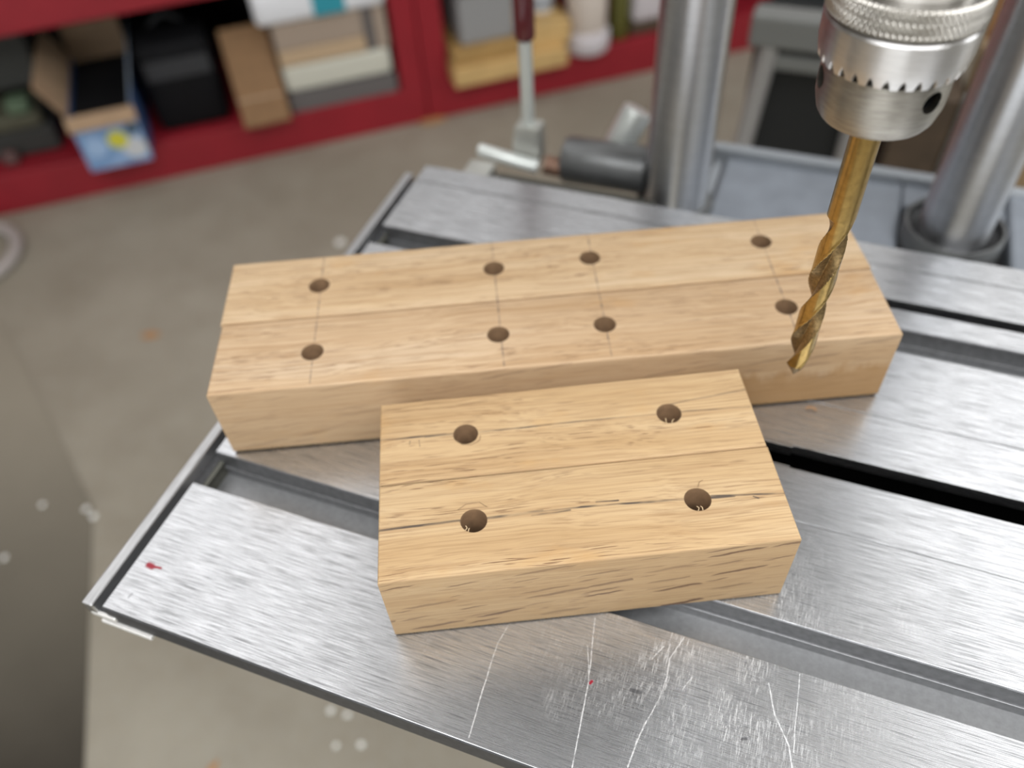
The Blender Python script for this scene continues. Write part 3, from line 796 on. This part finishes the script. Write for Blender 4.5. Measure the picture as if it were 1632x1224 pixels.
M['orange_wood'] = cmat('orange_wood', (0.42, 0.22, 0.09), 0.6, var=.15)
M['dark_wood'] = cmat('dark_brown_wood', (0.075, 0.05, 0.03), 0.7, var=.2)
M['tan_card'] = cmat('tan_card_panel', (0.27, 0.185, 0.10), 0.8, var=.15)

def item(name, x, y, z, label, cat, rz=0.0, group=None):
    return empty(name, CAB @ Matrix.Translation((x, y, z)) @ Matrix.Rotation(rz, 4, 'Z'), label, cat, group)
def pbox(par, name, mat, *bx, bev=.002):
    bm = bmesh.new(); box(bm, *bx, bev); return mesh_obj(name, bm, M[mat], par)
SH = 0.0882
# open blue cardboard box, its flaps up
bx = item('cardboard_box', 0.228, -0.058, SH, 'open blue printed cardboard box with tan flaps raised, hanging over the red rail', 'box')
bw, bd, bh = 0.124, 0.28, 0.122
pbox(bx, 'front_wall', 'blue', 0, bw, 0, 0.003, 0, bh, bev=.0005)
pbox(bx, 'side_wall', 'blue_side', 0, 0.003, 0.0031, bd, 0, bh, bev=.0005); pbox(bx, 'side_wall', 'blue_side', bw - 0.003, bw, 0.0031, bd, 0, bh, bev=.0005)
pbox(bx, 'back_wall', 'kraft', 0.0031, bw - 0.0031, bd - .003, bd, 0, bh, bev=.0005); pbox(bx, 'bottom', 'kraft', 0.0031, bw - .0031, 0.0031, bd - .0031, 0, 0.003, bev=.0005)
bm = bmesh.new(); obox(bm, (-0.014, bd / 2, bh + 0.036), (0.0165, 0, -0.036), (0, bd / 2 - .004, 0), (0.0012, 0, 0.0006)); mesh_obj('flap', bm, M['kraft'], bx)
bm = bmesh.new(); obox(bm, (bw + 0.010, bd / 2, bh + 0.034), (0.012, 0, 0.034), (0, bd / 2 - .004, 0), (0.0012, 0, -0.0006)); mesh_obj('flap', bm, M['blue_flap'], bx)
bm = bmesh.new(); obox(bm, (bw / 2, bd + 0.006, bh + 0.028), (bw / 2 - .002, 0, 0), (0, 0.008, 0.028), (0, 0.0012, -0.0004)); mesh_obj('flap', bm, M['kraft'], bx)
bm = bmesh.new(); obox(bm, (bw / 2, -0.006, bh - 0.012), (bw / 2 + .004, 0, 0), (0, 0.005, 0.014), (0, -0.0012, 0.0004)); mesh_obj('flap', bm, M['kraft'], bx)
bm = bmesh.new(); box(bm, 0.006, bw - .006, 0.01, bd - .008, 0.0035, bh - 0.012, .006); o = mesh_obj('box_shade_fill', bm, M['bag'], None); o.matrix_world = bx.matrix_world.copy()  # black block fills the box so its inside looks unlit
tag(o, 'black fill inside the open blue cardboard box, standing in for its shade', 'shade fill')
# black bag
bg_ = item('tool_bag', 0.378, 0.028, SH, 'black nylon tool bag with charcoal band standing on the cabinet shelf', 'bag')
bm = bmesh.new(); box(bm, 0, 0.150, 0, 0.20, 0, 0.190, .018, 3); mesh_obj('body', bm, M['bag'], bg_, 40)
bm = bmesh.new(); box(bm, 0.012, 0.142, -0.002, 0.06, 0.118, 0.158, .001); mesh_obj('band', bm, M['bag_band'], bg_)
bm = bmesh.new(); sweep(bm, [(0.04 + 0.07 * k / 12, 0.10, 0.186 + 0.022 * sin(pi * k / 12)) for k in range(13)], 0.006, 10); mesh_obj('handle', bm, M['bag_band'], bg_, True)
# brown box standing on end
bb = item('cardboard_box', 0.551, -0.050, SH + 0.0172, 'tall brown corrugated carton leaning back beside the black bag', 'box')
bb.matrix_world = bb.matrix_world @ Matrix.Rotation(radians(-34), 4, 'X')
pbox(bb, 'carton', 'brown_box', 0, 0.100, 0, 0.03, 0, 0.2, bev=.003); pbox(bb, 'lid_flap', 'kraft', 0.002, 0.098, -0.003, 0.0, 0.052, 0.058, bev=.001)
# stack of slabs in the tray
tr = item('plastic_tray', 0.655, 0.001, SH, 'grey plastic tray holding the pale slabs in the red cabinet', 'tray')
pbox(tr, 'floor', 'grey_plastic', 0, 0.242, 0, 0.26, 0, 0.006); pbox(tr, 'front_wall', 'grey_plastic', 0, 0.242, 0, 0.005, 0.0061, 0.042)
pbox(tr, 'side_wall', 'grey_plastic', 0, 0.005, 0.0051, 0.26, 0.0061, 0.042); pbox(tr, 'side_wall', 'grey_plastic', 0.237, 0.242, 0.0051, 0.26, 0.0061, 0.042); pbox(tr, 'back_wall', 'grey_plastic', 0.0051, 0.2369, 0.255, 0.26, 0.0061, 0.042)
def slabthing(name, mat, x0, x1, y0, y1, z0, z1, label, cat, bev=.004, group=None):
    bm = bmesh.new(); box(bm, 0, x1 - x0, 0, y1 - y0, 0, z1 - z0, bev)
    o = mesh_obj(name, bm, M[mat]); o.matrix_world = CAB @ Matrix.Translation((x0, y0, z0)); return tag(o, label, cat, group)
slabthing('packing_block', 'grey_plastic', 0.663, 0.889, 0.010, 0.25, 0.0950, 0.1340, 'dark grey block lying in the tray under the cream slab', 'block')
slabthing('foam_slab', 'cream', 0.658, 0.892, 0.002, 0.25, 0.1345, 0.1895, 'thick cream slab at the bottom of the pale stack', 'slab', .008)
slabthing('foam_slab', 'tan', 0.658, 0.846, 0.004, 0.25, 0.1905, 0.2250, 'thin orange tan slab on the cream slab', 'slab')
slabthing('foam_slab', 'beige', 0.658, 0.846, 0.004, 0.25, 0.2260, 0.2840, 'thick beige slab under the white teal-striped tub', 'slab')
slabthing('foam_slab', 'beige', 0.868, 0.896, 0.006, 0.25, 0.1905, 0.2840, 'narrow beige slab on end beside the stack, near the cabinet post', 'slab')
slabthing('packing_block', 'grey_plastic', 0.848, 0.866, 0.008, 0.25, 0.1905, 0.2830, 'grey upright spacer between the beige slabs', 'block', .001)
wt = item('plastic_tub', 0.632, -0.008, 0.2846, 'white plastic tub with a teal stripe on top of the pale stack', 'tub')
bm = bmesh.new(); box(bm, 0, 0.268, 0, 0.24, 0, 0.070, .014, 3); mesh_obj('body', bm, M['white_plastic'], wt, 40)
pbox(wt, 'stripe', 'teal', 0.118, 0.184, -0.0012, 0.02, 0.006, 0.069, bev=.0005)
# dim things at the far left of the shelf
slabthing('canvas_roll', 'olive_dark', -0.02, 0.16, 0.05, 0.22, 0.150, 0.185, 'olive drab canvas folded on the dark case at the left', 'canvas', .012)
slabthing('equipment_case', 'charcoal', -0.06, 0.17, 0.06, 0.30, SH, 0.1495, 'dark grey case under the olive canvas on the shelf', 'case', .008)
slabthing('paint_can', 'green_dim', 0.105, 0.150, 0.045, 0.09, 0.1855, 0.215, 'small dull green can on the olive canvas', 'can', .008)
slabthing('storage_crate', 'charcoal', 0.00, 0.186, 0.10, 0.30, 0.216, 0.330, 'charcoal crate at the back of the shelf, left of the blue box', 'crate', .006)
slabthing('cloth_pad', 'pink_dim', 0.052, 0.085, 0.03, 0.055, SH, 0.118, 'dusty pink pad at the front of the shelf, far left', 'cloth', .008)
# right-hand cabinet
slabthing('pine_board', 'pine', 1.020, 1.290, -0.045, 0.30, SH, 0.1300, 'thick pale pine board at the bottom of the board stack', 'board', .003)
slabthing('pine_board', 'pine_dark', 1.024, 1.180, -0.030, 0.28, 0.1304, 0.1640, 'darker pine board lying on the pale pine board', 'board', .003)
slabthing('pine_board', 'pine', 1.183, 1.305, -0.020, 0.28, 0.1304, 0.1800, 'short pine offcut on the board stack, right of the lever', 'board', .003)
gb = item('storage_bin', 1.050, -0.01, 0.1644, 'grey storage bin on the pine boards', 'bin')
bm = bmesh.new(); box(bm, 0, 0.125, 0, 0.2, 0, 0.11, .006); mesh_obj('body', bm, M['grey_bin'], gb); pbox(gb, 'rim', 'grey_plastic', -0.004, 0.129, -0.004, 0.204, 0.1102, 0.12)
t_ = item('plastic_jug', 1.360, 0.02, SH, 'off white plastic jug with a wide pale foot', 'jug')
bm = bmesh.new(); lathe(bm, [(0.05, 0), (0.054, 0.006), (0.054, 0.04), (0.048, 0.048)], 32); mesh_obj('foot', bm, M['pale_lilac'], t_, 40)
bm = bmesh.new(); lathe(bm, [(0.043, 0.048), (0.046, 0.055), (0.046, 0.17), (0.03, 0.20), (0.018, 0.21), (0.018, 0.24)], 32); mesh_obj('body', bm, M['offwhite'], t_, 40)
t_ = item('spray_can', 1.262, 0.06, 0.1805, 'pale blue and white can on the pine offcut', 'can')
bm = bmesh.new(); lathe(bm, [(0.026, 0), (0.028, 0.004), (0.028, 0.06), (0.02, 0.068)], 32); mesh_obj('body', bm, M['white_plastic'], t_, 40)
bm = bmesh.new(); lathe(bm, [(0.0284, 0.012), (0.0286, 0.013), (0.0286, 0.03), (0.0284, 0.031)], 32, cap=False); mesh_obj('band', bm, M['blue_flap'], t_, 40)
t_ = item('squeeze_bottle', 1.449, 0.035, SH, 'narrow olive bottle between two pale jugs', 'bottle')
bm = bmesh.new(); lathe(bm, [(0.020, 0), (0.022, 0.004), (0.022, 0.11), (0.012, 0.14), (0.008, 0.145), (0.008, 0.165)], 24); mesh_obj('body', bm, M['olive'], t_, 40)
bm = bmesh.new(); lathe(bm, [(0.010, 0.165), (0.010, 0.185), (0.006, 0.19)], 24); mesh_obj('cap', bm, M['orange_wood'], t_, 40)
t_ = item('plastic_jug', 1.525, 0.05, SH + .0002, 'white jug on a dark base at the right end of the shelf', 'jug')
bm = bmesh.new(); box(bm, -0.05, 0.05, -0.03, 0.06, 0, 0.028, .004); mesh_obj('base', bm, M['dark_wood'], t_)
bm = bmesh.new(); box(bm, -0.045, 0.045, -0.03, 0.06, 0.0282, 0.17, .012, 3); mesh_obj('body', bm, M['pale_lilac'], t_, 40)

# ------------------------------------------------------------------ machine stand and clutter beyond the carriage (machine frame)
SV = 0.85
ms = empty('machine_stand', MACH @ Matrix.Translation((0.2, SV, -H)), 'grey steel stand with round leg and black side panel behind the carriage', 'stand')
def spart(name, bm, mat, smooth=False):
    bm.transform(Matrix.Translation((-0.2, -SV, H))); return mesh_obj(name, bm, M[mat], ms, smooth)
bm = bmesh.new(); tube(bm, (0.112, SV, -H), (0.160, SV, -0.146), 0.0112, 24); spart('leg', bm, 'grey_frame', True)
bm = bmesh.new(); tube(bm, (0.268, SV + .005, -H), (0.268, SV + .005, -0.19), 0.0112, 24); spart('leg', bm, 'grey_frame', True)
bm = bmesh.new(); box(bm, 0.135, 0.300, SV - 0.012, SV + 0.02, -0.160, -0.124, .004); spart('upper_beam', bm, 'grey_beam')
bm = bmesh.new(); box(bm, 0.150, 0.300, SV - 0.006, SV + 0.02, -0.186, -0.168, .003); spart('lower_beam', bm, 'grey_beam')
bm = bmesh.new(); box(bm, 0.140, 0.300, SV + 0.0205, SV + 0.03, -H + 0.02, -0.1245, .002); spart('side_panel', bm, 'black_panel')
slab_m = MACH @ Matrix.Translation((0.142, SV + 0.12, -H))
bm = bmesh.new(); box(bm, 0, 0.20, 0, 0.25, 0, 0.62, .006); o = mesh_obj('plastic_cabinet', bm, M['slate']); o.matrix_world = slab_m
tag(o, 'slate grey cabinet standing behind the grey machine stand', 'cabinet')
bx2 = empty('cardboard_box', MACH @ Matrix.Translation((0.305, 0.80, -H)), 'dark brown box behind the drill bit with a grey edge strip', 'box')
def b2part(name, bm, mat): bm.transform(Matrix.Translation((-0.305, -0.80, H))); return mesh_obj(name, bm, M[mat], bx2)
bm = bmesh.new(); box(bm, 0.305, 0.362, 0.80, 0.95, -H, -0.17, .003); b2part('carton', bm, 'dark_wood')
bm = bmesh.new(); box(bm, 0.362, 0.374, 0.795, 0.81, -H, -0.165, .002); b2part('edge_strip', bm, 'grey_beam')
bm = bmesh.new(); box(bm, 0, 0.14, 0, 0.03, 0, 0.62, .003); o = mesh_obj('plywood_panel', bm, M['tan_card']); o.matrix_world = MACH @ Matrix.Translation((0.366, 0.83, -H))
tag(o, 'tan plywood panel on edge behind the right steel tube', 'panel')
bm = bmesh.new(); box(bm, 0, 0.10, 0, 0.02, 0, 0.66, .003); o = mesh_obj('plywood_panel', bm, M['orange_wood']); o.matrix_world = MACH @ Matrix.Translation((0.372, 0.88, -H))
tag(o, 'orange brown panel standing behind the tan panel, beside the chuck', 'panel')

# ------------------------------------------------------------------ things on the floor
bm = bmesh.new(); sweep(bm, [(0.100 * cos(2 * pi * k / 48), 0.100 * sin(2 * pi * k / 48), 0.0128) for k in range(48)], 0.0125, 14, True)
o = mesh_obj('hose_loop', bm, M['hose'], None, True); o.matrix_world = Matrix.Translation((-1.082, 1.362, 0)); tag(o, 'pale loop of hose lying on the concrete near the red cabinet', 'hose')
def chip(x, y, s, mat, name, label, cat, group=None, el=1.0, rz=0.0):
    bm = bmesh.new(); bmesh.ops.create_icosphere(bm, subdivisions=1, radius=1)
    rr = random.Random(int(x * 1e4) + int(y * 1e4))
    for v in bm.verts: v.co = Vector((v.co.x * s * el, v.co.y * s, max(v.co.z, -0.6) * s * 0.4)) * rr.uniform(.8, 1.15)
    zmin = min(v.co.z for v in bm.verts)
    for v in bm.verts: v.co.z -= zmin
    o = mesh_obj(name, bm, M[mat]); o.matrix_world = Matrix.Translation((x, y, 0.0003)) @ Matrix.Rotation(rz, 4, 'Z'); return tag(o, label, cat, group)
chips = [(-.664, .735, .006, 'white paint chip on the floor left of the table corner, first of a close pair'), (-.648, .720, .006, 'white paint chip nearest the table corner, second of a close pair'),
         (-.735, .748, .005, 'lone white paint chip left of the pair by the table'), (-.763, .659, .005, 'white paint chip near the left edge of the photo'),
         (-.322, 1.334, .011, 'large white chip behind the long oak block, beside the table rail'), (-.259, .399, .0048, 'white chip just below the table front edge, upper left of four'),
         (-.238, .392, .0048, 'white chip just below the table front edge, upper right of four'), (-.249, .355, .0040, 'white chip below the table front edge, lower left of four'), (-.218, .354, .0044, 'white chip below the table front edge, lower right of four')]
for x, y, s, l in chips: chip(x, y, s, 'chip', 'paint_chip', l, 'chip', 'white chips scattered on the concrete floor')
chip(-.652, 1.108, .010, 'orange_wood', 'wood_chip', 'tan wood shaving in the middle of the bare concrete', 'shaving', el=2.2)
chip(-.219, 1.071, .007, 'orange_wood', 'wood_chip', 'small tan shaving left of the long oak block', 'shaving', el=1.5)
chip(-.400, .335, .005, 'orange_wood', 'wood_chip', 'brown sliver on the concrete at the bottom of the photo', 'shaving', el=3.2, rz=1.1)
chip(-.139, 1.762, .014, 'orange_wood', 'wood_chip', 'orange wood sliver at the foot of the red cabinet posts', 'shaving', el=2.6, rz=.27)
# sawdust curl on the table
bm = bmesh.new(); sweep(bm, [(0, 0, 0.0004), (0.0012, 0.0008, 0.0012), (0.003, 0.001, 0.0009), (0.0045, 0.0002, 0.0005)], 0.00035, 6)
o = mesh_obj('wood_shaving', bm, M['orange_wood'], None, True); o.matrix_world = MACH @ Matrix.Translation((0.249, 0.188, 0.0002)); tag(o, 'tiny wood shaving on the table right of the short block', 'shaving')

# thin dark sheet on the floor at the left, paler towards its far end
def fading_dark():
    t = NT('fading_dark_floor'); o = t.sep()
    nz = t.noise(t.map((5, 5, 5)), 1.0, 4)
    fade = t.math('ADD', t.rng(o[1], -0.04, 0.62, 0.0, 1.0), t.math('MULTIPLY', t.math('SUBTRACT', nz, 0.5), 0.25), clamp=True)
    t.set(color=t.mix(fade, (0.034, 0.029, 0.022), (0.275, 0.248, 0.193)), rough=0.8, spec=0.2)
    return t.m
M['mat'] = fading_dark()
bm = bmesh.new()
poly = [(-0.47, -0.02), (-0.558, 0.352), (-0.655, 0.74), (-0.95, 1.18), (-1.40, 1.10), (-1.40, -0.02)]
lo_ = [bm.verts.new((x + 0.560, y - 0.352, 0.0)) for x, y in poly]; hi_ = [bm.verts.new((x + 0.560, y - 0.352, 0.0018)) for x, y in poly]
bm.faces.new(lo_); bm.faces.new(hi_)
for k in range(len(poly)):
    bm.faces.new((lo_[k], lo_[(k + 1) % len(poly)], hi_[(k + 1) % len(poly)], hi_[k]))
o = mesh_obj('dark_floor_sheet', bm, M['mat']); o.matrix_world = Matrix.Translation((-0.560, 0.352, 0.0003))
tag(o, 'thin dark sheet on the concrete left of the table corner, paler at its far end', 'mat')
